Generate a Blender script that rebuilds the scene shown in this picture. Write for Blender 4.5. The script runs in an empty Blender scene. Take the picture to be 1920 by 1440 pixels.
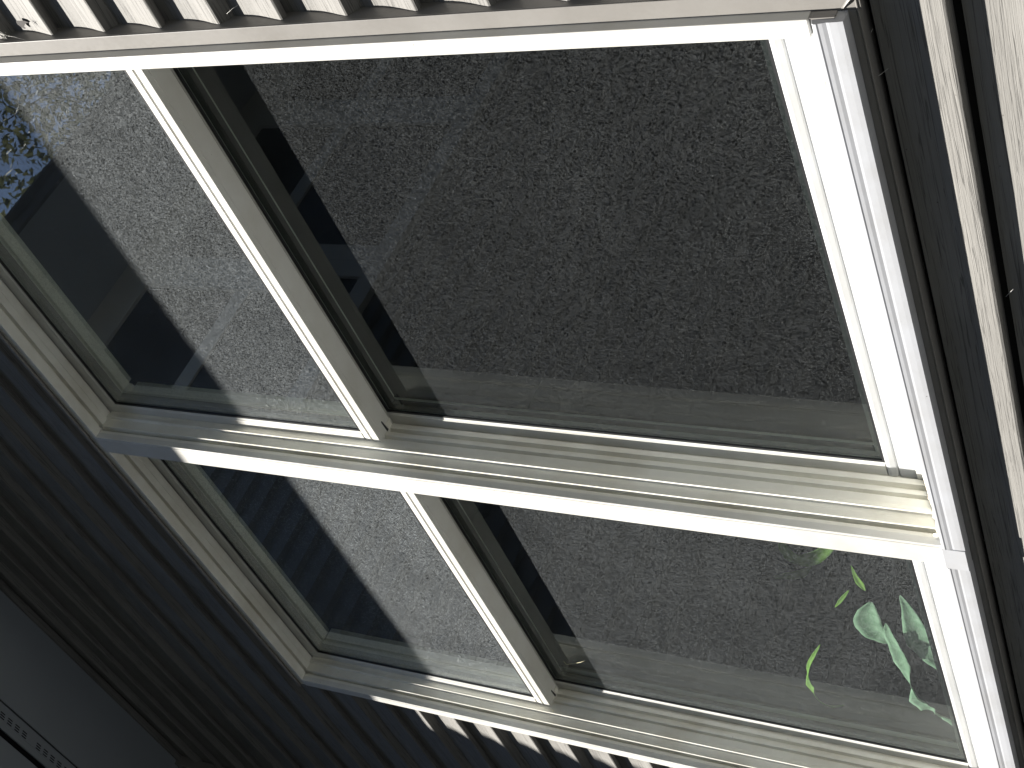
import bpy, bmesh, math, random
from mathutils import Vector, Matrix, Euler

# ---------------------------------------------------------------- camera, sky, sun, exposure
S = 1.21                      # metres per layout unit; layout: x along the wall, y into the wall, z up, eye height = 0
EYE = 1.5                     # camera height above the ground (m)
scene = bpy.context.scene
col = scene.collection

def P(x, y, z):
    return Vector((x * S, y * S, z * S + EYE))

cam_d = bpy.data.cameras.new("camera")
cam = bpy.data.objects.new("camera", cam_d)
col.objects.link(cam)
cam_d.sensor_width = 36.0
cam_d.lens = 51.682
cam_d.clip_start = 0.01
cam_d.clip_end = 500
CX = Vector((-0.3798486786, -0.7540206, 0.0))   # overwritten below from the solved axes
def cam_axes():
    f = 2756.369
    up = Vector((-3730 - 960, 320 - 720, f)).normalized()      # world z seen from the camera (x right, y down, z forward)
    mx = Vector((2353 - 960, 3381 - 720, f)).normalized()      # world -x
    X = -mx
    Z = up
    Y = Z.cross(X).normalized()
    X = Y.cross(Z)
    R = Matrix((X, Y, Z))                                       # world = R @ cam
    r = R @ Vector((1, 0, 0)); u = R @ Vector((0, -1, 0)); b = R @ Vector((0, 0, -1))
    return R, Matrix((r, u, b)).transposed()
R_CAM, M_ROT = cam_axes()
cam.matrix_world = Matrix.Translation(P(0, -1, 0)) @ M_ROT.to_4x4()
scene.camera = cam

def ray_at(px, py, y):
    """point of the layout on the plane y = const seen at a pixel of the 1920x1440 photograph (used to measure)"""
    d = R_CAM @ Vector((px - 960, py - 720, 2756.369))
    t = (y + 1.0) / d.y
    return Vector((0, -1, 0)) + d * t

SUN = Vector((0.08, 1.0, -2.1)).normalized()                    # direction the light travels
world = bpy.data.worlds.new("World")
scene.world = world
world.use_nodes = True
wn = world.node_tree
wn.nodes.clear()
sky = wn.nodes.new("ShaderNodeTexSky"); sky.sky_type = 'NISHITA'; sky.sun_disc = False
sky.sun_elevation = math.asin(-SUN.z)
sky.sun_rotation = math.pi + 0.08
sky.air_density = 1.0; sky.dust_density = 0.3; sky.ozone_density = 1.5
bg = wn.nodes.new("ShaderNodeBackground"); bg.inputs[1].default_value = 0.052
wo = wn.nodes.new("ShaderNodeOutputWorld")
wn.links.new(sky.outputs[0], bg.inputs[0]); wn.links.new(bg.outputs[0], wo.inputs[0])

sun_d = bpy.data.lights.new("sun", 'SUN'); sun_d.energy = 5.0; sun_d.angle = math.radians(0.53)
sun_d.color = (1.0, 0.955, 0.89)
sun = bpy.data.objects.new("sun", sun_d); col.objects.link(sun)
sun.rotation_euler = SUN.to_track_quat('-Z', 'Y').to_euler()
sun.location = P(-2, -6, 12)

scene.view_settings.view_transform = 'Standard'
scene.view_settings.look = 'None'
scene.view_settings.exposure = 1.6
scene.view_settings.gamma = 1.0
scene.view_settings.use_curve_mapping = False
scene.render.engine = 'CYCLES'
scene.cycles.transparent_max_bounces = 16
scene.cycles.max_bounces = 10
scene.cycles.diffuse_bounces = 5
scene.cycles.glossy_bounces = 5

# ---------------------------------------------------------------- materials
def new_mat(name):
    m = bpy.data.materials.new(name); m.use_nodes = True
    nt = m.node_tree; nt.nodes.clear()
    out = nt.nodes.new("ShaderNodeOutputMaterial")
    return m, nt, out

def coords(nt, scale=(1, 1, 1), kind="Object"):
    tc = nt.nodes.new("ShaderNodeTexCoord")
    mp = nt.nodes.new("ShaderNodeMapping"); mp.inputs['Scale'].default_value = scale
    nt.links.new(tc.outputs[kind], mp.inputs['Vector'])
    return mp.outputs[0]

def noise(nt, vec, scale, detail=4, rough=0.55, dist=0.0):
    n = nt.nodes.new("ShaderNodeTexNoise")
    n.inputs['Scale'].default_value = scale; n.inputs['Detail'].default_value = detail
    n.inputs['Roughness'].default_value = rough; n.inputs['Distortion'].default_value = dist
    nt.links.new(vec, n.inputs['Vector'])
    return n.outputs['Fac']

def ramp(nt, fac, stops):
    r = nt.nodes.new("ShaderNodeValToRGB")
    while len(r.color_ramp.elements) < len(stops): r.color_ramp.elements.new(0.5)
    for e, (p, c) in zip(r.color_ramp.elements, stops):
        e.position = p; e.color = (c[0], c[1], c[2], 1) if hasattr(c, '__len__') else (c, c, c, 1)
    nt.links.new(fac, r.inputs[0])
    return r.outputs[0]

def math_n(nt, op, a, b=None, c=None):
    m = nt.nodes.new("ShaderNodeMath"); m.operation = op
    for i, v in enumerate((a, b, c)):
        if v is None: continue
        if isinstance(v, (int, float)): m.inputs[i].default_value = v
        else: nt.links.new(v, m.inputs[i])
    return m.outputs[0]

def mixc(nt, fac, a, b, mode='MIX'):
    m = nt.nodes.new("ShaderNodeMix"); m.data_type = 'RGBA'; m.blend_type = mode
    if isinstance(fac, (int, float)): m.inputs[0].default_value = fac
    else: nt.links.new(fac, m.inputs[0])
    for i, v in ((6, a), (7, b)):
        if hasattr(v, '__len__'): m.inputs[i].default_value = (v[0], v[1], v[2], 1)
        else: nt.links.new(v, m.inputs[i])
    return m.outputs[2]

def principled(nt, out, color, rough, spec=0.5, bump=None, bump_str=0.2, bump_dist=0.001):
    b = nt.nodes.new("ShaderNodeBsdfPrincipled")
    if hasattr(color, '__len__'): b.inputs['Base Color'].default_value = (*color, 1)
    else: nt.links.new(color, b.inputs['Base Color'])
    if isinstance(rough, (int, float)): b.inputs['Roughness'].default_value = rough
    else: nt.links.new(rough, b.inputs['Roughness'])
    b.inputs['Specular IOR Level'].default_value = spec
    if bump is not None:
        bn = nt.nodes.new("ShaderNodeBump"); bn.inputs['Strength'].default_value = bump_str
        bn.inputs['Distance'].default_value = bump_dist
        nt.links.new(bump, bn.inputs['Height']); nt.links.new(bn.outputs[0], b.inputs['Normal'])
    nt.links.new(b.outputs[0], out.inputs[0])
    return b

def mat_vinyl(name, base, dirt, amount=0.35, specks=True):
    m, nt, out = new_mat(name)
    v = coords(nt)
    n1 = noise(nt, v, 9, 6, 0.6)
    n2 = noise(nt, v, 160, 3, 0.6)
    f = ramp(nt, n1, [(0.40, 0.0), (0.75, 1.0)])
    c = mixc(nt, math_n(nt, 'MULTIPLY', f, amount), base, dirt)
    if specks:
        vo = nt.nodes.new("ShaderNodeTexVoronoi"); vo.inputs['Scale'].default_value = 42
        nt.links.new(v, vo.inputs['Vector'])
        sp = ramp(nt, vo.outputs['Distance'], [(0.0, 1.0), (0.028, 1.0), (0.045, 0.0)])
        gate = ramp(nt, noise(nt, v, 12, 2), [(0.52, 0.0), (0.60, 1.0)])
        c = mixc(nt, math_n(nt, 'MULTIPLY', math_n(nt, 'MULTIPLY', sp, gate), 0.75), c, (0.10, 0.085, 0.07))
    rr = math_n(nt, 'MULTIPLY_ADD', n2, 0.2, 0.33)
    principled(nt, out, c, rr, 0.45, n2, 0.12, 0.0006)
    return m

def mat_siding(name, base):
    m, nt, out = new_mat(name)
    oi = nt.nodes.new("ShaderNodeObjectInfo")
    def co(sc):
        mp = nt.nodes.new("ShaderNodeVectorMath"); mp.operation = 'ADD'
        cb = nt.nodes.new("ShaderNodeCombineXYZ")
        nt.links.new(math_n(nt, 'MULTIPLY', oi.outputs['Random'], 37.0), cb.inputs[0]); nt.links.new(math_n(nt, 'MULTIPLY', oi.outputs['Random'], 91.0), cb.inputs[2])
        nt.links.new(coords(nt, sc), mp.inputs[0]); nt.links.new(cb.outputs[0], mp.inputs[1])
        return mp.outputs[0]
    v = co((0.9, 62, 62))
    w = noise(nt, v, 3.0, 3, 0.55, 0.55)
    fine = noise(nt, co((7, 150, 150)), 4.0, 3, 0.6, 0.3)
    lines = ramp(nt, w, [(0.478, 0.0), (0.495, 1.0), (0.510, 1.0), (0.522, 0.0)])
    blot = noise(nt, coords(nt), 5, 4)
    c = mixc(nt, ramp(nt, blot, [(0.35, 0.0), (0.7, 1.0)]), [b * 0.90 for b in base], [min(1, b * 1.08) for b in base])
    c = mixc(nt, math_n(nt, 'MULTIPLY', ramp(nt, fine, [(0.35, 0.0), (0.65, 1.0)]), 0.28), c, [b * 0.62 for b in base])
    c = mixc(nt, math_n(nt, 'MULTIPLY', lines, 0.72), c, [b * 0.34 for b in base])
    vo = nt.nodes.new("ShaderNodeTexVoronoi"); vo.inputs['Scale'].default_value = 36
    nt.links.new(coords(nt), vo.inputs['Vector'])
    sp = ramp(nt, vo.outputs['Distance'], [(0.0, 1.0), (0.03, 1.0), (0.05, 0.0)])
    gate = ramp(nt, noise(nt, coords(nt), 9, 2), [(0.50, 0.0), (0.58, 1.0)])
    c = mixc(nt, math_n(nt, 'MULTIPLY', math_n(nt, 'MULTIPLY', sp, gate), 0.6), c, (0.05, 0.042, 0.035))
    h = math_n(nt, 'SUBTRACT', fine, math_n(nt, 'MULTIPLY', lines, 0.7))
    principled(nt, out, c, 0.62, 0.25, h, 0.35, 0.0012)
    return m

def mat_simple(name, colr, rough=0.6, spec=0.4, var=0.15, scale=30, bump=0.1):
    m, nt, out = new_mat(name)
    v = coords(nt)
    n = noise(nt, v, scale, 5)
    c = mixc(nt, n, [k * (1 - var) for k in colr], [min(1, k * (1 + var)) for k in colr])
    principled(nt, out, c, rough, spec, n, bump, 0.001)
    return m

def mat_glass(name, dust, refl=1.0, streak=0.0):
    """clear pane with a film of dust and pollen"""
    m, nt, out = new_mat(name)
    v = coords(nt)
    vs = coords(nt, (1.0, 1.0, 1.0))
    worm = noise(nt, vs, 270, 3, 0.65, 1.0)
    fibres = ramp(nt, worm, [(0.40, 0.0), (0.455, 0.12), (0.49, 1.0), (0.51, 1.0), (0.545, 0.12), (0.60, 0.0)])
    worm2 = noise(nt, vs, 260, 2, 0.6, 0.9)
    grains = ramp(nt, worm2, [(0.50, 0.0), (0.62, 1.0)])
    cl = noise(nt, v, 7, 5, 0.6, 0.4)
    cloud = ramp(nt, cl, [(0.30, 0.82), (0.70, 1.0)])
    cl2 = noise(nt, coords(nt, (1.0, 1.0, 5.0)), 3.2, 4, 0.6, 0.2)
    cloud2 = ramp(nt, cl2, [(0.35, 0.85), (0.65, 1.0)])
    vo = nt.nodes.new("ShaderNodeTexVoronoi"); vo.inputs['Scale'].default_value = 62
    nt.links.new(v, vo.inputs['Vector'])
    sp = ramp(nt, vo.outputs['Distance'], [(0.0, 1.0), (0.03, 1.0), (0.06, 0.0)])
    gate = ramp(nt, noise(nt, v, 21, 2), [(0.60, 0.0), (0.66, 1.0)])
    a = math_n(nt, 'MULTIPLY_ADD', fibres, 2.0, 0.10)
    a = math_n(nt, 'MULTIPLY_ADD', grains, 0.55, a)
    a = math_n(nt, 'MULTIPLY', a, math_n(nt, 'MULTIPLY', cloud, cloud2))
    a = math_n(nt, 'MULTIPLY', a, dust)
    a = math_n(nt, 'ADD', a, math_n(nt, 'MULTIPLY', math_n(nt, 'MULTIPLY', sp, gate), 0.35))
    a = math_n(nt, 'MINIMUM', a, 0.9)
    ge = nt.nodes.new("ShaderNodeNewGeometry")
    front = math_n(nt, 'SUBTRACT', 1.0, ge.outputs['Backfacing'])
    a = math_n(nt, 'MULTIPLY', a, front)
    tr = nt.nodes.new("ShaderNodeBsdfTransparent"); tr.inputs[0].default_value = (0.90, 0.94, 0.92, 1)
    gl = nt.nodes.new("ShaderNodeBsdfGlossy"); gl.inputs['Roughness'].default_value = 0.004
    gl.inputs['Color'].default_value = (0.93, 0.98, 0.97, 1)
    fr = nt.nodes.new("ShaderNodeFresnel"); fr.inputs[0].default_value = 1.52
    mx = nt.nodes.new("ShaderNodeMixShader")
    nt.links.new(math_n(nt, 'MULTIPLY', math_n(nt, 'MINIMUM', math_n(nt, 'MULTIPLY', fr.outputs[0], refl), 0.95), front), mx.inputs[0])
    nt.links.new(tr.outputs[0], mx.inputs[1]); nt.links.new(gl.outputs[0], mx.inputs[2])
    df = nt.nodes.new("ShaderNodeBsdfDiffuse"); df.inputs[0].default_value = (0.57, 0.615, 0.635, 1)
    m2 = nt.nodes.new("ShaderNodeMixShader")
    nt.links.new(a, m2.inputs[0]); nt.links.new(mx.outputs[0], m2.inputs[1]); nt.links.new(df.outputs[0], m2.inputs[2])
    nt.links.new(m2.outputs[0], out.inputs[0])
    return m

def mat_leaf(name, c1, c2, trans=0.35, scale=20, vein=False):
    m, nt, out = new_mat(name)
    v = coords(nt)
    n = noise(nt, v, scale, 4)
    c = mixc(nt, ramp(nt, n, [(0.35, 0.0), (0.65, 1.0)]), c1, c2)
    if vein:
        w = nt.nodes.new("ShaderNodeTexWave"); w.inputs['Scale'].default_value = 26; w.inputs['Distortion'].default_value = 1.5
        nt.links.new(coords(nt, kind="UV"), w.inputs['Vector'])
        c = mixc(nt, math_n(nt, 'MULTIPLY', w.outputs['Fac'], 0.15), c, [min(1, k * 1.9) for k in c2])
    b = principled(nt, out, c, 0.65, 0.12, n, 0.1, 0.001)
    t = nt.nodes.new("ShaderNodeBsdfTranslucent"); nt.links.new(c, t.inputs[0])
    mx = nt.nodes.new("ShaderNodeMixShader"); mx.inputs[0].default_value = trans
    nt.links.new(b.outputs[0], mx.inputs[1]); nt.links.new(t.outputs[0], mx.inputs[2]); nt.links.new(mx.outputs[0], out.inputs[0])
    return m

M = {}
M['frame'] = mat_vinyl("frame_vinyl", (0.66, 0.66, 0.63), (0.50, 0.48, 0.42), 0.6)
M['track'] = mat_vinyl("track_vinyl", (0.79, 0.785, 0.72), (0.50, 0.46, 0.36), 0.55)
M['rail'] = mat_vinyl("bottom_rail_vinyl", (0.50, 0.515, 0.53), (0.42, 0.42, 0.41), 0.7)  # frame vinyl again, darkened so the sunlit rail does not clip
M['sill'] = mat_vinyl("dimmed_sill_vinyl", (0.455, 0.47, 0.50), (0.36, 0.36, 0.36), 0.8)  # darker copy of the frame vinyl, dims the sunlight on the nose
M['channel'] = mat_vinyl("channel_vinyl", (0.25, 0.24, 0.225), (0.18, 0.17, 0.155), 0.6)
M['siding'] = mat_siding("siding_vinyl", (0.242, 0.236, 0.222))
M['wing'] = mat_siding("shaded_wing_siding_vinyl", (0.078, 0.082, 0.086))  # wall siding made darker, with the wing's shade put into its colour
M['gasket'] = mat_simple("gasket_rubber", (0.018, 0.019, 0.021), 0.5)
M['spacer'] = mat_simple("spacer_metal", (0.014, 0.016, 0.017), 0.4)
M['caulk'] = mat_simple("old_caulk", (0.55, 0.48, 0.38), 0.85, 0.2, 0.35, 140, 0.8)
M['soffit'] = mat_simple("soffit_vinyl", (0.30, 0.33, 0.36), 0.55, 0.35, 0.08, 4, 0.05)
M['slot'] = mat_simple("vent_dark", (0.008, 0.008, 0.009), 0.9, 0.1)
M['roof'] = mat_simple("shingle", (0.07, 0.065, 0.06), 0.9, 0.2, 0.4, 60, 0.6)
M['trim'] = mat_simple("wing_trim_paint", (0.48, 0.48, 0.45), 0.5, 0.4, 0.08, 6)
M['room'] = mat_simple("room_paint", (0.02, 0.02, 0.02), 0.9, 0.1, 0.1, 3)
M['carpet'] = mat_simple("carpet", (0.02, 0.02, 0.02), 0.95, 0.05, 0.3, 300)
M['ground'] = mat_simple("lawn", (0.017, 0.020, 0.014), 0.95, 0.1, 0.35, 8, 0.5)
M['patio'] = mat_simple("patio_stone", (0.052, 0.056, 0.060), 0.9, 0.2, 0.15, 12, 0.3)
M['bark'] = mat_simple("bark", (0.045, 0.037, 0.028), 0.95, 0.1, 0.4, 14, 0.9)
M['leafA'] = mat_leaf("tree_leaf", (0.06, 0.07, 0.035), (0.13, 0.13, 0.07), 0.35, 3)
M['leafB'] = mat_leaf("evergreen_leaf", (0.02, 0.032, 0.014), (0.04, 0.055, 0.02), 0.2, 3)
M['plant'] = mat_leaf("houseplant_leaf", (0.13, 0.21, 0.14), (0.27, 0.38, 0.28), 0.30, 30, True)
M['plantY'] = mat_leaf("houseplant_young_leaf", (0.16, 0.30, 0.06), (0.26, 0.42, 0.10), 0.4, 30)
M['pot'] = mat_simple("terracotta", (0.35, 0.14, 0.08), 0.8)
M['web'] = mat_simple("cobweb_silk", (0.75, 0.74, 0.70), 0.8, 0.2, 0.1, 90)
M['straw'] = mat_simple("dry_straw", (0.62, 0.58, 0.38), 0.7)
M['debris_shade'] = mat_simple("debris_shadow", (0.05, 0.045, 0.042), 0.8)  # dark tone of the piece that paints the debris shadow
M['glass_up'] = mat_glass("dusty_glass_upper", 0.125, 2.3)
M['glass_up_left'] = mat_glass("dusty_glass_upper_left", 0.17, 2.8)
M['glass_low'] = mat_glass("dusty_glass_lower", 0.034, 1.25)  # dust thinned further to paint the dimmer scatter at this view angle
M['glass_low_left'] = mat_glass("dusty_glass_lower_left", 0.070, 1.4)
M['wing_glass'] = mat_simple("wing_window_glass", (0.010, 0.011, 0.012), 0.25, 0.15, 0.1, 3, 0.0)

# ---------------------------------------------------------------- mesh helpers
def link(o, parent=None):
    col.objects.link(o)
    if parent is not None: o.parent = parent
    return o

def tag(o, label=None, cat=None, group=None, kind=None):
    if label: o['label'] = label
    if cat: o['category'] = cat
    if group: o['group'] = group
    if kind: o['kind'] = kind
    return o

def thing(name, label, cat, group=None):
    return tag(link(bpy.data.objects.new(name, None)), label, cat, group)

def mesh_obj(name, verts, faces, mat, parent=None, bevel=0.0, smooth=False):
    me = bpy.data.meshes.new(name)
    me.from_pydata([tuple(v) for v in verts], [], faces)
    me.materials.append(mat)
    bm = bmesh.new(); bm.from_mesh(me)
    bmesh.ops.recalc_face_normals(bm, faces=bm.faces)
    bm.to_mesh(me); bm.free()
    if smooth:
        for p in me.polygons: p.use_smooth = True
    o = bpy.data.objects.new(name, me)
    if bevel:
        b = o.modifiers.new("bevel", 'BEVEL'); b.width = bevel; b.segments = 2; b.limit_method = 'ANGLE'; b.angle_limit = math.radians(40)
    return link(o, parent)

BOXF = [(0, 1, 2, 3), (7, 6, 5, 4), (0, 4, 5, 1), (1, 5, 6, 2), (2, 6, 7, 3), (3, 7, 4, 0)]
def box(name, x0, x1, y0, y1, z0, z1, mat, parent=None, bevel=0.0008):
    v = [P(x0, y0, z0), P(x1, y0, z0), P(x1, y1, z0), P(x0, y1, z0), P(x0, y0, z1), P(x1, y0, z1), P(x1, y1, z1), P(x0, y1, z1)]
    return mesh_obj(name, v, BOXF, mat, parent, bevel)

def boxes(name, lst, mat, parent=None, bevel=0.0):
    vs, fs = [], []
    for (x0, x1, y0, y1, z0, z1) in lst:
        n = len(vs)
        vs += [P(x0, y0, z0), P(x1, y0, z0), P(x1, y1, z0), P(x0, y1, z0), P(x0, y0, z1), P(x1, y0, z1), P(x1, y1, z1), P(x0, y1, z1)]
        fs += [tuple(n + i for i in f) for f in BOXF]
    return mesh_obj(name, vs, fs, mat, parent, bevel)

def prism(name, prof, axis, a, b, mat, parent=None, bevel=0.0, steps=1, wob=0.0, seed=0, smooth=False):
    """closed profile swept along an axis. axis 'z': prof is (x, y); axis 'x': prof is (y, z)"""
    rnd = random.Random(seed)
    vs, fs, n = [], [], len(prof)
    for i in range(steps + 1):
        t = a + (b - a) * i / steps
        dy, dz = (rnd.uniform(-wob, wob), rnd.uniform(-wob, wob)) if wob else (0, 0)
        for (p, q) in prof:
            if axis == 'z': vs.append(P(p + dy, q + dz, t))
            else: vs.append(P(t, p + dy, q + dz))
    for i in range(steps):
        for j in range(n):
            k = (j + 1) % n
            fs.append((i * n + j, i * n + k, (i + 1) * n + k, (i + 1) * n + j))
    fs.append(tuple(range(n - 1, -1, -1)))
    fs.append(tuple(steps * n + j for j in range(n)))
    return mesh_obj(name, vs, fs, mat, parent, bevel, smooth)

def tube(name, pts, rads, mat, parent=None, seg=6):
    vs, fs = [], []
    for i, p in enumerate(pts):
        d = (pts[min(i + 1, len(pts) - 1)] - pts[max(i - 1, 0)]).normalized()
        a = d.orthogonal().normalized(); b = d.cross(a)
        for k in range(seg):
            t = 2 * math.pi * k / seg
            vs.append(p + (a * math.cos(t) + b * math.sin(t)) * rads[i])
    for i in range(len(pts) - 1):
        for k in range(seg):
            l = (k + 1) % seg
            fs.append((i * seg + k, i * seg + l, (i + 1) * seg + l, (i + 1) * seg + k))
    fs.append(tuple(range(seg - 1, -1, -1))); fs.append(tuple((len(pts) - 1) * seg + k for k in range(seg)))
    return mesh_obj(name, vs, fs, mat, parent, 0, True)

# ---------------------------------------------------------------- ground
GZ = -EYE / S
g = box('ground', -160, 160, -160, 160, GZ - 0.3, GZ, M['ground'], None, 0); tag(g, kind='structure')
g = box('patio', -3.0, 4.5, -4.6, 0.03, GZ - 0.2, GZ + 0.012, M['patio'], None, 0); tag(g, kind='structure')

# ---------------------------------------------------------------- main wall with lap siding
YB, YT = 0.020, 0.034        # depth of a board's butt and of its top
PITCH, ZB0 = 0.0854, 1.3525  # height of the butt of board number 0
X_CORNER = -3.06
def board_z(k): return ZB0 + k * PITCH - (0.0150 if k <= -11 else 0.0)
wall = thing('house_wall', 'taupe lap siding wall around the twin window, in sun below and in blue shade under the eave', 'wall')

def board_profile(crisp):
    if crisp:
        f = [(YB + .0006, 0.0), (YB, .0022), (YB + .0026, .012), (YB + .0064, .025), (YB + .0098, .038), (YB + .0116, .048), (YB + .0128, .058), (YT, .074), (YT, PITCH + .006)]
        back = [(YT + .004, PITCH + .006), (YT + .004, .004), (YB + .0085, .0040), (YB + .0085, -.0004), (YB + .003, -.0010)]
    else:
        f = [(YB + .0004, .0010), (YB, .0032), (YB + .0026, .013), (YB + .0064, .025), (YB + .0098, .038), (YB + .0116, .048), (YB + .0128, .058), (YT, .074), (YT, PITCH + .006)]
        back = [(YT + .004, PITCH + .006), (YT + .004, -.010), (YT - .0015, -.0095), (YB + .0075, -.0045), (YB + .0022, -.0005)]
    return f + back

def board_mesh(x0, x1, crisp, seed, mat, prof=None):
    rnd = random.Random(seed)
    prof = prof or board_profile(crisp)
    steps = max(1, int((x1 - x0) / 0.09)); n = len(prof)
    vs, fs = [], []
    for i in range(steps + 1):
        t = x0 + (x1 - x0) * i / steps
        dz = rnd.uniform(-.0005, .0005); dy = rnd.uniform(-.0003, .0003)
        for (y, z) in prof: vs.append((t * S, (y + dy) * S, (z + dz) * S))
    for i in range(steps):
        for j in range(n):
            k = (j + 1) % n
            fs.append((i * n + j, i * n + k, (i + 1) * n + k, (i + 1) * n + j))
    fs.append(tuple(range(n - 1, -1, -1))); fs.append(tuple(steps * n + j for j in range(n)))
    me = bpy.data.meshes.new('siding_board'); me.from_pydata(vs, [], fs); me.materials.append(mat)
    bm = bmesh.new(); bm.from_mesh(me); bmesh.ops.recalc_face_normals(bm, faces=bm.faces); bm.to_mesh(me); bm.free()
    return me

WX0, WX1 = -2.3305, -0.7095     # outer edges of the channel round the window
WZ0, WZ1 = 0.3925, 1.872
SX1 = 2.6
cache = {}
def board(x0, x1, k, parent):
    crisp = (k % 2 == 0)
    key = (round(x0, 3), round(x1, 3), crisp, abs(k) % 6)
    if key not in cache: cache[key] = board_mesh(x0, x1, crisp, hash(key) % 9999, M['siding'])
    o = bpy.data.objects.new('siding_board', cache[key]); o.location = (0, 0, board_z(k) * S + EYE)
    link(o, parent)
for k in range(-29, 16):
    zb = board_z(k)
    if zb + PITCH <= WZ0 + .004 or zb >= WZ1 - 0.004:
        board(X_CORNER, SX1, k, wall)
    else:
        board(X_CORNER, WX0 + .006, k, wall)
        board(WX1 - .006, SX1, k, wall)
# the two boards cut by the window's top and bottom edges run on behind the trim, so fill the thin remainders
kb = math.floor((WZ0 - ZB0) / PITCH); zb = ZB0 + kb * PITCH
if zb + PITCH > WZ0 and zb < WZ0:
    pr = [(YB + .0006, zb), (YB, zb + .0025), (YB + .0018, zb + .015), (YB + .0046, zb + .030), (YB + .0046, WZ0 - .001), (YT + .006, WZ0 - .001), (YT + .006, zb)]
    pr = [p for p in pr if p[1] <= WZ0]
    prism('siding_board', pr, 'x', WX0 + .0062, WX1 - .0062, M['siding'], wall)
kt = math.floor((WZ1 - ZB0) / PITCH); zt = ZB0 + (kt + 1) * PITCH
prism('siding_board', [(YT - .004, WZ1 + .004), (YT, zt + .006), (YT + .004, zt + .006), (YT + .004, WZ1 + .004)], 'x', WX0 + .0062, WX1 - .0062, M['siding'], wall)
# sheathing behind the boards, left open at the window
SH = .0405
for n, b in enumerate([(X_CORNER, SX1, SH, .15, GZ, .44), (X_CORNER, SX1, SH, .15, 1.875, 3.1), (X_CORNER, -2.312, SH, .15, .4402, 1.8748), (-.7315, SX1, SH, .15, .4402, 1.8748)]):
    box('sheathing', *b, M['room'], wall, 0)
box('corner_post', X_CORNER + .0, X_CORNER + .035, .004, .030, GZ, 2.7, M['channel'], wall, .001)

# J channel round the window
YJ = .0115
def channel(name, parts):
    return boxes(name, parts, M['channel'], wall, 0.0007)
channel('trim_channel', [(-.7300, -.7093, YJ, YJ + .002, .3945, WZ1 + .002), (-.7113, -.7091, YJ + .0018, YB + .016, .3925, WZ1 + .002)])
channel('trim_channel', [(WX0, -2.3165, YJ, YJ + .002, .3925, WZ1 + .002), (WX0, WX0 + .002, YJ + .0018, YB + .016, .3925, WZ1 + .002)])
channel('trim_channel', [(WX0 + .0141, -.7302, YJ, YJ + .002, .3992, .4165), (WX0 + .0003, -.7094, YJ + .0030, YB + .016, .3975, .3990)])
# light lip on the lower channel
box('channel_lip', WX0, -.7090, YJ - .0010, YJ + .0028, .3972, .3989, M['channel'], wall, .0006)
# diagonal nick where the two channels are mitred: a loose cut flap
mesh_obj('mitre_flap', [P(-.7295, YJ - .0008, .4115), P(-.7105, YJ - .0055, .3955), P(-.7105, YJ - .0012, .3990), P(-.7295, YJ - .0004, .4135)],
         [(0, 1, 2, 3)], M['channel'], wall)

# ---------------------------------------------------------------- the twin window
win = thing('twin_window', 'white vinyl pair of double hung windows with dusty panes set in the taupe siding', 'window')
ZS, ZH = .437, 1.857          # sill nose top, head underside
XR, XM1, XM0, XL = -.747, -1.5015, -1.541, -2.2965
def jamb_prof(x, back):
    p = [(0, .0), (0, .0150), (-.0085, .0154), (-.0085, .0200), (.0046, .0206), (.0046, .0216), (.0030, .0224), (.0030, .0386), (.0084, .0396), (.0084, .0408), (.0060, .0470),
         (.0046, .0480), (.0046, .0600), (-.0020, .0615), (-.0020, .0650), (.0046, .0665), (.0046, .0728), (-.0050, .0745), (-.0050, .0812),
         (.0036, .0826), (.0036, .0908), (-.0060, .0912), (-.0060, .1300)]
    return [(x + a, b) for a, b in p] + [(back, .1300), (back, .0)]
# right facing jambs: mullion and left jamb
prism('mullion', jamb_prof(XM1, XM0 + .002), 'z', .4365, ZH, M['track'], win, .0004)
prism('jamb', jamb_prof(XL, -2.3150), 'z', .4365, ZH, M['track'], win, .0004)
# white front faces (a fine groove next to the ridge)
boxes('mullion_face', [(XM1 - .0042, XM1 + .0004, -.0012, .0100, .4352, ZH), (XM0 - .0005, XM1 - .0048, -.0014, .0100, .4352, ZH + .0004)], M['frame'], win, .0008)
boxes('jamb_face', [(XL - .0042, XL + .0004, -.0012, .0100, .4360, ZH), (-2.3170, XL - .0048, -.0014, .0100, .4360, ZH + .0004)], M['frame'], win, .0008)
# the right jamb, seen from its front face only
box('jamb_face', -.7475, -.7288, -.0012, .0160, .4385, ZH, M['frame'], win, .0010)
prism('jamb', [(XR, .016), (-.7295, .016), (-.7295, .13), (XR + .006, .13), (XR + .006, .091), (XR - .004, .090), (XR - .004, .055), (XR, .054)], 'z', .4385, ZH, M['track'], win)
box('mullion_back', XM0, XM0 + .0019, .0102, .13, .4365, ZH, M['track'], win, 0)
# head: underside with a groove, dark gap in front of the sash
hp = [(0.0, ZH), (.0170, ZH), (.0172, ZH + .0100), (.0237, ZH + .0100), (.0241, ZH - .0004), (.0360, ZH - .0004), (.0362, ZH + .0006), (.0368, ZH + .0006), (.0370, ZH - .0004), (.0500, ZH - .0004), (.0502, ZH + .008), (.0540, ZH + .010), (.13, ZH + .010), (.13, ZH + .016), (.0, ZH + .015)]
for a, b in ((-2.3168, XM0 - .0006), (XM1 + .0006, -.7290)):
    prism('head', hp, 'x', a, b, M['track'], win, .0004)
box('head', XM0 - .0005, XM1 + .0005, -.0010, .12, ZH + .0006, ZH + .0152, M['frame'], win, .0006)
prism('drip_cap', [(-.0062, ZH + .0125), (-.0062, ZH + .0185), (.030, ZH + .0215), (.030, ZH + .0195), (-.0045, ZH + .0165), (-.0045, ZH + .0125)], 'x', -2.3200, -.7270, M['channel'], wall, 0)
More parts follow.
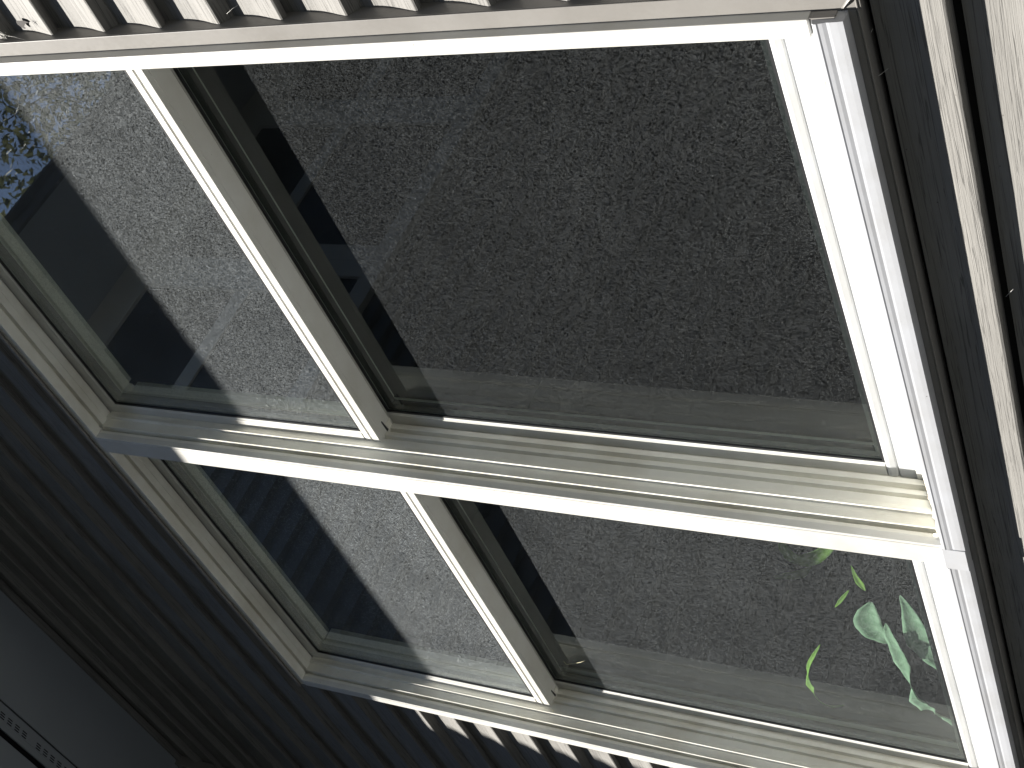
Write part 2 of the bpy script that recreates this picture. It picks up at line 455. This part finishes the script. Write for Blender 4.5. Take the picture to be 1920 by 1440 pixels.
# sill noses, one under each window
sill_prof = [(-.0030, .4064), (-.0044, .4066), (-.0048, .4120), (-.0050, .4190), (-.0048, .4215), (-.0056, .4250), (-.0060, .4285), (-.0066, .4300), (-.0064, .4325), (-.0050, .4340), (.0020, .4362), (.0090, .4390), (.0112, .4402), (.0112, .4064)]
slope = [(.0113, .4380), (.0125, .4400), (.0930, .4790), (.0930, .4860), (.13, .4880), (.13, .418), (.0113, .418)]
for a, b in ((XM1 + .0003, -.7300), (-2.3168, XM0 - .0008)):
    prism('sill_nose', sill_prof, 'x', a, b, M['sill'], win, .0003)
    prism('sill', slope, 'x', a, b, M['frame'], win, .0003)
box('sill_joint', XM0 - .0007, XM1 + .0002, -.0062, .0100, .4063, .4350, M['sill'], win, .0008)
# broken end of the right sill: a folded tab
boxes('sill_tab', [(-.7306, -.7286, .0004, .0100, .4150, .4375), (-.7312, -.7284, .0035, .0042, .4145, .4205)], M['channel'], win, .0003)
# crumbling caulk bead behind each sill nose
def bead(x0, x1, seed, name='caulk_bead'):
    rnd = random.Random(seed)
    n = int((x1 - x0) / .006)
    pts, r = [], []
    for i in range(n + 1):
        pts.append(P(x0 + (x1 - x0) * i / n, 0.0110 + rnd.uniform(-.0010, .0010), .4400 + rnd.uniform(-.0008, .0010)))
        r.append(.0022 * S * rnd.uniform(.35, 1.25))
    return tube(name, pts, r, M['caulk'], win, 6)
bead(XM1 + .006, -.752, 5)
bead(XL + .006, XM0 - .004, 6)
for a in (XM1 + .0022, XL + .0022):
    bx = tube('sealant_drip', [P(a, .013, .440), P(a + .003, .010, .445), P(a + .0035, .008, .4375)], [.002, .0032, .0012], M['frame'], win)

def sash(name, x0, x1, z0, z1, y0, stile, top, bottom, glass, depth=.034, bottom_flat=None, notch=False, label=None):
    s = link(bpy.data.objects.new(name, None), win)
    if label: s['label'] = label
    F = M['frame']
    # stiles with a step towards the glass
    for (a, b, sgn) in ((x0, x0 + stile, 1), (x1 - stile, x1, -1)):
        if sgn > 0: pr = [(a, y0), (b - .0045, y0), (b - .0040, y0 + .0012), (b, y0 + .0014), (b, y0 + .0066), (b - .003, y0 + depth), (a, y0 + depth)]
        else: pr = [(a, y0 + .0066), (a, y0 + .0014), (a + .0040, y0 + .0012), (a + .0045, y0), (b, y0), (b, y0 + depth), (a + .003, y0 + depth)]
        prism('stile', pr, 'z', z0 + (bottom + .0006), z1, F, s, .0004)
    # top rail
    prism('rail', [(y0 + .0002, z1), (y0 + .0002, z1 - top + .004), (y0 + .0014, z1 - top + .0035), (y0 + .0016, z1 - top), (y0 + .0068, z1 - top), (y0 + depth, z1 - top + .003), (y0 + depth, z1)], 'x', x0 + stile + .0002, x1 - stile - .0002, F, s, .0004)
    gz0 = z0 + bottom; gz1 = z1 - top; gx0 = x0 + stile; gx1 = x1 - stile
    if bottom_flat is None:
        # meeting rail: rounded upper step, groove, lower step, wide underside
        mp = [(y0 + .0016, z0 + bottom), (y0 + .0006, z0 + bottom - .0010), (y0 - .0006, z0 + .0165), (y0 + .0014, z0 + .0150), (y0 + .0014, z0 + .0135), (y0 - .0004, z0 + .0125),
              (y0 - .0004, z0 + .0006), (y0 + .0004, z0), (y0 + .0076, z0), (y0 + .0080, z0 + .0009), (y0 + .0086, z0 + .0009), (y0 + .0090, z0), (y0 + .0380, z0 + .0004), (y0 + .0384, z0 + .0035), (y0 + .0400, z0 + .0035),
              (y0 + .0402, z0 + .0012), (y0 + .0412, z0 + .0012), (y0 + .0412, z0 + bottom), (y0 + .0066, z0 + bottom)]
        prism('meeting_rail', mp, 'x', x0 + .0002, x1 - .0002, F, s, .0004)
    else:
        mp = [(y0 + .0016, z0 + bottom), (y0 - .0004, z0 + bottom - .0012), (y0 - .0012, z0 + bottom - .006), (y0 + .0002, z0 + bottom - .0135), (y0 + .0022, z0 + bottom - .0150), (y0 + .0022, z0 + bottom - .0164),
              (y0 - .0006, z0 + bottom - .0170), (y0 - .0012, z0), (y0 + depth, z0), (y0 + depth, z0 + bottom), (y0 + .0066, z0 + bottom)]
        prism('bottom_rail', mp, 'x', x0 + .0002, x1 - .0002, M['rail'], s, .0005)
    # black gasket line, spacer bar and pane
    t = .0034
    yg = y0 + .0042
    boxes('gasket', [(gx0, gx0 + t, y0 + .0016, yg + .0005, gz0, gz1), (gx1 - t, gx1, y0 + .0016, yg + .0005, gz0, gz1), (gx0 + t, gx1 - t, y0 + .0016, yg + .0005, gz0, gz0 + t), (gx0 + t, gx1 - t, y0 + .0016, yg + .0005, gz1 - t, gz1)], M['gasket'], s)
    w = .0125
    boxes('spacer_bar', [(gx0, gx0 + w, yg + .0045, yg + .0135, gz0, gz1), (gx1 - w, gx1, yg + .0045, yg + .0135, gz0, gz1), (gx0 + w, gx1 - w, yg + .0045, yg + .0135, gz0, gz0 + w), (gx0 + w, gx1 - w, yg + .0045, yg + .0135, gz1 - w, gz1)], M['spacer'], s)
    box('pane', gx0 - .001, gx1 + .001, yg, yg + .0030, gz0 - .001, gz1 + .001, M[glass], s, 0)
    return s

ZMR = 1.2911
YU, YL = .0540, .0990
ro = XM1 + .0                     # sash run from jamb to jamb
sash('upper_sash', XM1 - .0030, XR + .003, ZMR, ZH + .0060, YU, .0265, .0275, .0285, 'glass_up', label='upper sash of the right window, reflecting a tree and the sky')
sash('upper_sash', XL - .0030, XM0 + .003, ZMR, ZH + .0060, YU, .0265, .0275, .0285, 'glass_up_left', label='upper sash of the left window, its shaded glass mirroring siding')
sash('lower_sash', XM1 - .0055, XR + .005, .4815, ZMR + .026, YL, .0245, .020, .0445, 'glass_low', bottom_flat=True, label='lower sash of the right window, with dark, thinly dusted glass')
sash('lower_sash', XL - .0055, XM0 + .005, .4815, ZMR + .026, YL, .0245, .020, .0445, 'glass_low_left', bottom_flat=True, label='lower sash of the left window, with houseplant leaves behind')
# notched plastic end guides under each meeting rail, at its left end
for x in (XM1, XL):
    a = link(bpy.data.objects.new('rail_guide', None), win)
    mesh_obj('guide_slot', [P(x + .0035, YU + .0215, ZMR - .0006), P(x + .0260, YU + .0205, ZMR - .0006), P(x + .0268, YU + .0225, ZMR - .0006), P(x + .0040, YU + .0255, ZMR - .0006),
                            P(x + .0035, YU + .0215, ZMR + .004), P(x + .0260, YU + .0205, ZMR + .004), P(x + .0268, YU + .0225, ZMR + .004), P(x + .0040, YU + .0255, ZMR + .004)], BOXF, M['gasket'], a)
    mesh_obj('guide_hook', [P(x + .0006, YU + .0262, ZMR - .0012), P(x + .0160, YU + .0262, ZMR - .0012), P(x + .0160, YU + .0390, ZMR - .0012), P(x + .0006, YU + .0350, ZMR - .0012),
                            P(x + .0006, YU + .0262, ZMR + .003), P(x + .0160, YU + .0262, ZMR + .003), P(x + .0160, YU + .0390, ZMR + .003), P(x + .0006, YU + .0350, ZMR + .003)], BOXF, M['track'], a, .0004)

# ---------------------------------------------------------------- room behind the window
def struct(name, *a):
    o = box(name, *a, None, 0); o['kind'] = 'structure'; return o
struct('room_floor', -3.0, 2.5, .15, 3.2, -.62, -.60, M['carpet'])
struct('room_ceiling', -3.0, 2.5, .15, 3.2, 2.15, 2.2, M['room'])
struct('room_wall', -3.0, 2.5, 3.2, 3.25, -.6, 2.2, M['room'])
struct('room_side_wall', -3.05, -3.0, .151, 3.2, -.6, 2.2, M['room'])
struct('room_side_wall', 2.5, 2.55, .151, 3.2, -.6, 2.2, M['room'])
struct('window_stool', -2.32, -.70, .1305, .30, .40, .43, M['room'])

# ---------------------------------------------------------------- main eave
ZE = 2.70
eave = thing('roof_eave', 'shaded grey soffit with a perforated vent strip above the wall', 'roof')
def panel(y0, y1, name='soffit_panel', dz=0.0):
    return box(name, X_CORNER - .02, SX1 + .4, y0, y1, ZE + dz, ZE + dz + .012, M['soffit'], eave, .0008)
panel(-.1700, .030)
panel(-.2045, -.1735, 'vent_strip')
panel(-.2195, -.2049, 'soffit_rib', -.0010)
panel(-.4550, -.2330, 'soffit_panel')
boxes('soffit_groove', [(X_CORNER, SX1 + .4, -.1740, -.1695, ZE + .006, ZE + .016), (X_CORNER, SX1 + .4, -.2335, -.2190, ZE + .007, ZE + .016)], M['slot'], eave)
box('soffit_trim', X_CORNER, SX1, .014, .030, ZE - .012, ZE - .0005, M['siding'], eave, .001)
sl = []
x = X_CORNER
i = 0
while x < 0.6:
    if i % 7 != 3:
        for r in range(3):
            sl.append((x + .004 * r * .6, x + .004 * r * .6 + .017, -.2015 + r * .0050, -.1993 + r * .0050, ZE - .0007, ZE + .002))
    x += .0300; i += 1
o = boxes('vent_slots', sl, M['slot'], eave); o['kind'] = 'stuff'  # solid black boxes drawing the shade of the openings
dm = []
x = X_CORNER
while x < 0.6:
    dm.append((x + .006, x + .016, -.1820, -.1790, ZE - .0005, ZE + .001)); x += .0300
box('fascia', X_CORNER, SX1 + .4, -.470, -.4555, 2.66, 2.82, M['trim'], eave, .001)
mesh_obj('roof_slope', [P(X_CORNER, -.49, 2.822), P(SX1 + .4, -.49, 2.822), P(SX1 + .4, 3.2, 4.3), P(X_CORNER, 3.2, 4.3), P(X_CORNER, -.49, 2.84), P(SX1 + .4, -.49, 2.84), P(SX1 + .4, 3.2, 4.33), P(X_CORNER, 3.2, 4.33)], BOXF, M['roof'], eave)

# ---------------------------------------------------------------- the wing at right angles (mirrored in the panes)
XW, WL = -3.06, -4.1
wing = thing('house_wing', 'taller wing of the house at a right angle, mirrored in the shaded upper panes', 'house')
wp = [(-(0.0), 0.0), (-.0006, .003), (.0055, .03), (.010, .06), (.010, .09), (.014, .09), (.014, -.004), (.004, -.004)]
vs = []
def wing_board_mesh(seed):
    prof = [(.0, .0), (-.0006, .003), (-.006, .03), (-.010, .048), (-.022, .054), (-.025, .091), (-.030, .091), (-.030, -.004), (-.020, -.004)]
    vs, fs, n = [], [], len(prof)
    for i, yy in enumerate((0.03, WL)):
        for (dx, z) in prof: vs.append(((XW + dx) * S, yy * S, z * S))
    for j in range(n):
        k = (j + 1) % n; fs.append((j, k, n + k, n + j))
    fs.append(tuple(range(n - 1, -1, -1))); fs.append(tuple(n + j for j in range(n)))
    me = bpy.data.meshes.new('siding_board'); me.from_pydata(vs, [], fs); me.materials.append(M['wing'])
    bm = bmesh.new(); bm.from_mesh(me); bmesh.ops.recalc_face_normals(bm, faces=bm.faces); bm.to_mesh(me); bm.free()
    return me
wm = wing_board_mesh(1)
for k in range(64):
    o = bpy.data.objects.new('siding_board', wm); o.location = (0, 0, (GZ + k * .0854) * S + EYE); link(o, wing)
box('wing_core', -7.5, XW - .0302, WL, 3.2, GZ, 4.199, M['room'], wing, 0)
box('corner_post', XW - .004, XW + .010, WL - .004, WL + .05, GZ, 4.199, M['trim'], wing, .001)
box('frieze_board', XW - .0035, XW + .012, WL, .02, 4.10, 4.198, M['trim'], wing, .001)
box('soffit_panel', XW - .1, -2.590, WL - .5, 3.2, 4.200, 4.212, M['soffit'], wing, .001)
box('fascia', -2.5895, -2.575, WL - .5, 3.2, 4.190, 4.246, M['roof'], wing, .001)
mesh_obj('roof_slope', [P(-2.545, WL - .52, 4.248), P(-2.545, 3.2, 4.248), P(-7.5, 3.2, 6.2), P(-7.5, WL - .52, 6.2), P(-2.545, WL - .52, 4.262), P(-2.545, 3.2, 4.262), P(-7.5, 3.2, 6.23), P(-7.5, WL - .52, 6.23)], BOXF, M['roof'], wing)
def wing_window(y0, y1, z0, z1, zr):
    w = link(bpy.data.objects.new('window', None), wing)
    xo = XW + .020; b = .075
    boxes('frame', [(XW - .01, xo, y1 - b, y1, z0, z1), (XW - .01, xo, y0, y0 + b, z0, z1), (XW - .01, xo, y0 + b, y1 - b, z1 - b, z1), (XW - .01, xo, y0 + b, y1 - b, z0, z0 + b)], M['trim'], w, .002)
    box('meeting_rail', XW - .01, xo - .006, y0 + b, y1 - b, zr - .032, zr + .032, M['trim'], w, .002)
    box('pane', XW - .01, XW + .004, y0 + b, y1 - b, z0 + b, z1 - b, M['wing_glass'], w, 0)
wing_window(-1.70, -.96, 3.00, 4.098, 3.552)
wing_window(-2.52, -1.702, 3.00, 4.098, 3.60)
wing_window(-3.30, -2.522, 3.00, 4.098, 3.60)

# ---------------------------------------------------------------- houseplant behind the left window
plant = thing('houseplant', 'potted houseplant with long twisting green leaves pressed behind the lower left pane', 'plant')
def leaf(name, spine, widths, y, mat, curl=.010, parent=plant, bend=.0, cup=.3, twist=None):
    """spine: photograph pixels measured at depth y; builds a curved, thick blade"""
    pts = [ray_at(px, py, y + bend * math.sin(i * 1.3)) for i, (px, py) in enumerate(spine)]
    # resample
    res = []; n = len(pts)
    for i in range(n - 1):
        for t in (0, .25, .5, .75):
            p0 = pts[max(i - 1, 0)]; p1 = pts[i]; p2 = pts[i + 1]; p3 = pts[min(i + 2, n - 1)]
            q = .5 * ((2 * p1) + (-p0 + p2) * t + (2 * p0 - 5 * p1 + 4 * p2 - p3) * t * t + (-p0 + 3 * p1 - 3 * p2 + p3) * t ** 3)
            w = widths[i] * (1 - t) + widths[i + 1] * t
            tw = 0 if twist is None else twist[i] * (1 - t) + twist[i + 1] * t
            res.append((q, w, tw))
    res.append((pts[-1], widths[-1], 0 if twist is None else twist[-1]))
    vs, fs, uv = [], [], []
    rows = 7
    for i, (q, w, tw) in enumerate(res):
        a = res[max(i - 1, 0)][0]; b = res[min(i + 1, len(res) - 1)][0]
        d = (b - a).normalized()
        side = d.cross(Vector((0, 1, 0))).normalized(); nrm = d.cross(side)
        s2 = side * math.cos(tw) + nrm * math.sin(tw); n2 = nrm * math.cos(tw) - side * math.sin(tw)
        for j in range(rows):
            u = j / (rows - 1) * 2 - 1
            p = q + s2 * (u * w) + n2 * (abs(u) ** 1.6 * w * cup) + n2 * (.05 * w * math.sin(i * 1.7 + u * 2))
            vs.append(P(p.x, p.y, p.z))
    for i in range(len(res) - 1):
        for j in range(rows - 1):
            fs.append((i * rows + j, i * rows + j + 1, (i + 1) * rows + j + 1, (i + 1) * rows + j))
    o = mesh_obj(name, vs, fs, mat, parent, 0, True)
    uvl = o.data.uv_layers.new(name="UVMap")
    for poly in o.data.polygons:
        for li in poly.loop_indices:
            vi = o.data.loops[li].vertex_index
            uvl.data[li].uv = ((vi % rows) / (rows - 1), (vi // rows) / len(res))
    sm = o.modifiers.new("thick", 'SOLIDIFY'); sm.thickness = .0006
    return o
px = 1 / 2756 * 1.85
leaf('leaf', [(1688, 1116), (1704, 1142), (1716, 1170), (1732, 1196), (1756, 1224), (1790, 1262)], [2 * px, 16 * px, 28 * px, 42 * px, 40 * px, 22 * px], .150, M['plant'])
leaf('leaf', [(1634, 1128), (1630, 1146), (1630, 1164), (1640, 1182), (1658, 1196), (1674, 1202)], [3 * px, 26 * px, 36 * px, 34 * px, 20 * px, 5 * px], .148, M['plant'], cup=.25)
leaf('leaf', [(1661, 1168), (1668, 1188), (1681, 1212), (1693, 1240), (1702, 1268), (1711, 1290), (1724, 1312), (1742, 1326), (1756, 1337), (1772, 1344), (1800, 1356)],
     [1 * px, 14 * px, 19 * px, 22 * px, 12 * px, 4 * px, 26 * px, 24 * px, 5 * px, 16 * px, 20 * px], .140, M['plant'], twist=[0, .2, .3, .2, .6, 1.2, .2, .1, 1.0, .3, 0])
leaf('leaf', [(1538, 1208), (1526, 1228), (1517, 1247), (1516, 1266), (1520, 1284), (1528, 1302), (1542, 1317), (1560, 1323), (1582, 1322)],
     [1 * px, 5 * px, 6 * px, 6 * px, 12 * px, 7 * px, 7 * px, 9 * px, 2 * px], .165, M['plantY'], twist=[0, .3, .6, 1.1, .2, .9, .4, .2, 0])
leaf('leaf', [(1466, 1016), (1478, 1034), (1498, 1046), (1522, 1044), (1548, 1030), (1566, 1010)], [10 * px, 22 * px, 26 * px, 26 * px, 18 * px, 8 * px], .40, M['plantY'])
leaf('leaf', [(1450, 1082), (1474, 1078), (1500, 1074), (1520, 1062)], [4 * px, 15 * px, 18 * px, 3 * px], .46, M['plantY'])
leaf('leaf', [(1596, 1060), (1604, 1078), (1613, 1092), (1622, 1107)], [1 * px, 6 * px, 11 * px, 2 * px], .27, M['plantY'])
leaf('leaf', [(1592, 1106), (1582, 1118), (1574, 1128), (1566, 1138)], [1 * px, 5 * px, 5 * px, 1 * px], .22, M['plantY'])
pc = P(-2.02, .235, .455)
tube('stem', [P(-2.02, .24, .43), P(-2.00, .23, .50), P(-1.97, .21, .53)], [.006, .005, .003], M['plantY'], plant)
tube('pot', [P(-2.02, .235, .4305), P(-2.02, .235, .438), P(-2.02, .235, .475), P(-2.02, .235, .4751)], [.030, .034, .044, .038], M['pot'], plant, 20)

# ---------------------------------------------------------------- cobwebs, straw and a painted debris shadow
def fluff(name, px0, py0, y, n, rad, seed, label, cat, mat):
    rnd = random.Random(seed)
    c = ray_at(px0, py0, y)
    vs, fs = [], []
    for i in range(n):
        a = Vector((rnd.gauss(0, rad), rnd.gauss(0, rad * .5), rnd.gauss(0, rad)))
        b = a + Vector((rnd.gauss(0, rad), rnd.gauss(0, rad * .4), rnd.gauss(0, rad))) * .9
        w = Vector((rnd.uniform(-1, 1), 0, rnd.uniform(-1, 1))).normalized() * rad * rnd.uniform(.04, .20)
        k = len(vs)
        dpt = Vector((0, rad * .06, 0))
        for q in (a - w, a + w, b + w * .4, b - w * .4): vs.append(P(*(c + q)))
        for q in (a - w, a + w, b + w * .4, b - w * .4): vs.append(P(*(c + q + dpt)))
        fs += [tuple(k + t for t in f) for f in BOXF]
    o = mesh_obj(name, vs, fs, mat)
    return tag(o, label, cat)
fluff('cobweb', 4, 66, .006, 60, .0022, 3, 'white tuft of cobweb beside the frame at the top left of the window', 'cobweb', M['web'])
def thread(name, pix, r, mat, label, cat):
    pts = [ray_at(a, b, y) for a, b, y in pix]
    o = tube(name, [P(p.x, p.y, p.z) for p in pts], [r] * len(pts), mat, None, 5)
    return tag(o, label, cat)
thread('web_strand', [(12, 67, .008), (26, 69, .010), (50, 76, .0085)], .00022, M['web'], 'single web strand from the cobweb tuft to the window trim', 'web strand')
thread('web_strand', [(425, 26, .012), (436, 16, .015), (446, 10, .017)], .00016, M['web'], 'stray web strand over the fourth sunlit siding board at the top', 'web strand')
thread('web_strand', [(1648, 142, .010), (1656, 136, .0145), (1666, 128, .020)], .00016, M['web'], 'fine web strand across the dark trim below the lower window corner', 'web strand')
thread('web_strand', [(1780, 605, .0250), (1801, 590, .0250)], .00016, M['web'], 'short pale web strand left of the long sunlit board', 'web strand')
thread('web_strand', [(1886, 556, .0270), (1896, 546, .0268), (1900, 542, .0267)], .00022, M['web'], 'bright web strand in the dark gap right of the long sunlit board', 'web strand')
thread('web_strand', [(1632, 62, .018), (1637, 54, .018)], .0002, M['web'], 'tiny web strand on the lower trim edge near the window corner', 'web strand')
thread('straw', [(1033.5, 1329, .0500), (1037.5, 1333, .0430), (1038, 1340, .0400), (1037.5, 1345, .0360), (1041, 1350, .0320), (1047, 1355, .0260), (1049, 1359.5, .0215)], .00042, M['straw'], 'pale bent straw caught at the end of the left window meeting rail', 'straw')
thread('straw', [(1057, 1240, .098), (1062, 1246, .096), (1075, 1244, .094), (1088, 1242, .092), (1096, 1239, .091)], .0005, M['straw'], 'pale straw stuck inside the left window under the meeting rail', 'straw')
# dark thin piece painting a shadow of debris on the first sunlit board
c = [(30, 38.5), (46, 39), (54, 42), (47, 44.5), (45.5, 50), (49, 53), (46, 54.3), (40, 51), (33, 46), (30.5, 42)]
top = [ray_at(a, b, .0272) for a, b in c]; bot = [ray_at(a, b, .0280) for a, b in c]
n = len(c)
o = mesh_obj('debris_shadow', [P(*p) for p in top] + [P(*p) for p in bot], [tuple(range(n)), tuple(range(2 * n - 1, n - 1, -1))] + [(i, n + i, n + (i + 1) % n, (i + 1) % n) for i in range(n)], M['debris_shade'])
tag(o, 'small dark piece standing in for a debris shadow on the first sunlit siding board', 'painted shadow')

# ---------------------------------------------------------------- trees across the garden (some seen in the panes, some added out of view)
def tree(name, x, y, h, crown_r, crown_z, leaves, mat, seed, label, sparse=1.0, leafsize=.11, group='trees across the garden'):
    rnd = random.Random(seed)
    t = thing(name, label, 'tree', group)
    base = Vector((x, y, 0.0)); t.location = base
    def rel(v): return v - base
    pts = [base + Vector((0, 0, -.1)), base + Vector((.1, .05, h * .25)), base + Vector((-.1, .15, h * .5)), base + Vector((.15, 0, h * .75))]
    tube('trunk', [rel(p) for p in pts], [.26, .20, .13, .05], M['bark'], t, 8)
    vs, fs = [], []
    tips = []
    for i in range(22):
        z0 = h * rnd.uniform(.22, .7); a = rnd.uniform(0, 6.283)
        s0 = base + Vector((0, .08, z0)); L = crown_r * rnd.uniform(.6, 1.0)
        p = s0.copy(); d = Vector((math.cos(a), math.sin(a), rnd.uniform(.3, 1.0))).normalized()
        seg = [p.copy()]
        for k in range(5):
            d = (d + Vector((rnd.gauss(0, .25), rnd.gauss(0, .25), rnd.gauss(.05, .2)))).normalized()
            p = p + d * L / 5; seg.append(p.copy())
            if k > 0: tips.append(p.copy())
            if k > 1:
                d2 = (d + Vector((rnd.gauss(0, .7), rnd.gauss(0, .7), rnd.gauss(.1, .5)))).normalized()
                q = p + d2 * L * .3; tips.append(q.copy())
                n0 = len(vs)
                for (c, r) in ((p, .016), (q, .006)):
                    for s in range(3):
                        an = s * 2.094; vs.append(rel(c + Vector((math.cos(an) * r, math.sin(an) * r, 0))))
                for s in range(3): fs.append((n0 + s, n0 + (s + 1) % 3, n0 + 3 + (s + 1) % 3, n0 + 3 + s))
        n0 = len(vs)
        for j, c in enumerate(seg):
            r = .06 * (1 - j / 5.5) + .008
            for s in range(5):
                an = s * 1.2566; vs.append(rel(c + Vector((math.cos(an) * r, math.sin(an) * r, 0))))
        for j in range(len(seg) - 1):
            for s in range(5): fs.append((n0 + j * 5 + s, n0 + j * 5 + (s + 1) % 5, n0 + (j + 1) * 5 + (s + 1) % 5, n0 + (j + 1) * 5 + s))
    mesh_obj('branches', vs, fs, M['bark'], t)
    vs, fs = [], []
    clumps = []
    for tp in tips: clumps.append((tp, crown_r * .16))
    for i in range(int(60 * sparse)):
        u = Vector((rnd.gauss(0, 1), rnd.gauss(0, 1), rnd.gauss(0, 1))).normalized() * rnd.uniform(.35, 1.0) ** .5
        clumps.append((base + Vector((u.x * crown_r, u.y * crown_r, crown_z + u.z * (h - crown_z))), crown_r * rnd.uniform(.10, .22)))
    for i in range(leaves):
        c, r = rnd.choice(clumps)
        p = c + Vector((rnd.gauss(0, r), rnd.gauss(0, r), rnd.gauss(0, r * .8)))
        s = leafsize * rnd.uniform(.6, 1.3)
        a = Vector((rnd.gauss(0, 1), rnd.gauss(0, 1), rnd.gauss(0, .6))).normalized(); b = a.orthogonal().normalized()
        b = Matrix.Rotation(rnd.uniform(0, 6.28), 3, a) @ b; cc = a.cross(b)
        n0 = len(vs)
        for q in (b * s, cc * s * .45, -b * s, -cc * s * .45): vs.append(rel(p + q))
        fs.append((n0, n0 + 1, n0 + 2, n0 + 3))
    o = mesh_obj('crown', vs, fs, mat, t); o['kind'] = 'stuff'
    return t
tree('oak_tree', -7.6, -8.2, 15.0, 4.6, 9.0, 150000, M['leafA'], 11, 'tall oak mirrored against blue sky in the top left pane', 1.9, .048)
tree('oak_tree', -10.5, -14.5, 13.5, 5.5, 7.0, 30000, M['leafB'], 12, 'dark dense oak behind the tall one, mirrored faintly in the lower panes', 2.2, .17)
tree('oak_tree', -3.8, -13.0, 11.0, 4.6, 6.0, 26000, M['leafB'], 13, 'dark oak to the right of the tall one, mirrored in the right window', 2.2, .16)

tree('oak_tree', 3.5, -12.5, 12.0, 4.8, 6.5, 12000, M['leafB'], 14, 'unseen dark oak added behind the camera to block sky light', 2.0, .26)  # from here on, oaks added out of view to hold back sky light
tree('oak_tree', 10.0, -7.5, 11.0, 4.5, 6.0, 10000, M['leafB'], 15, 'unseen broad oak added far to the right to block sky light', 2.0, .28)
tree('oak_tree', 11.5, 1.0, 10.0, 4.2, 5.5, 9000, M['leafB'], 16, 'unseen oak added beyond the right end of the house to block sky light', 2.0, .28)
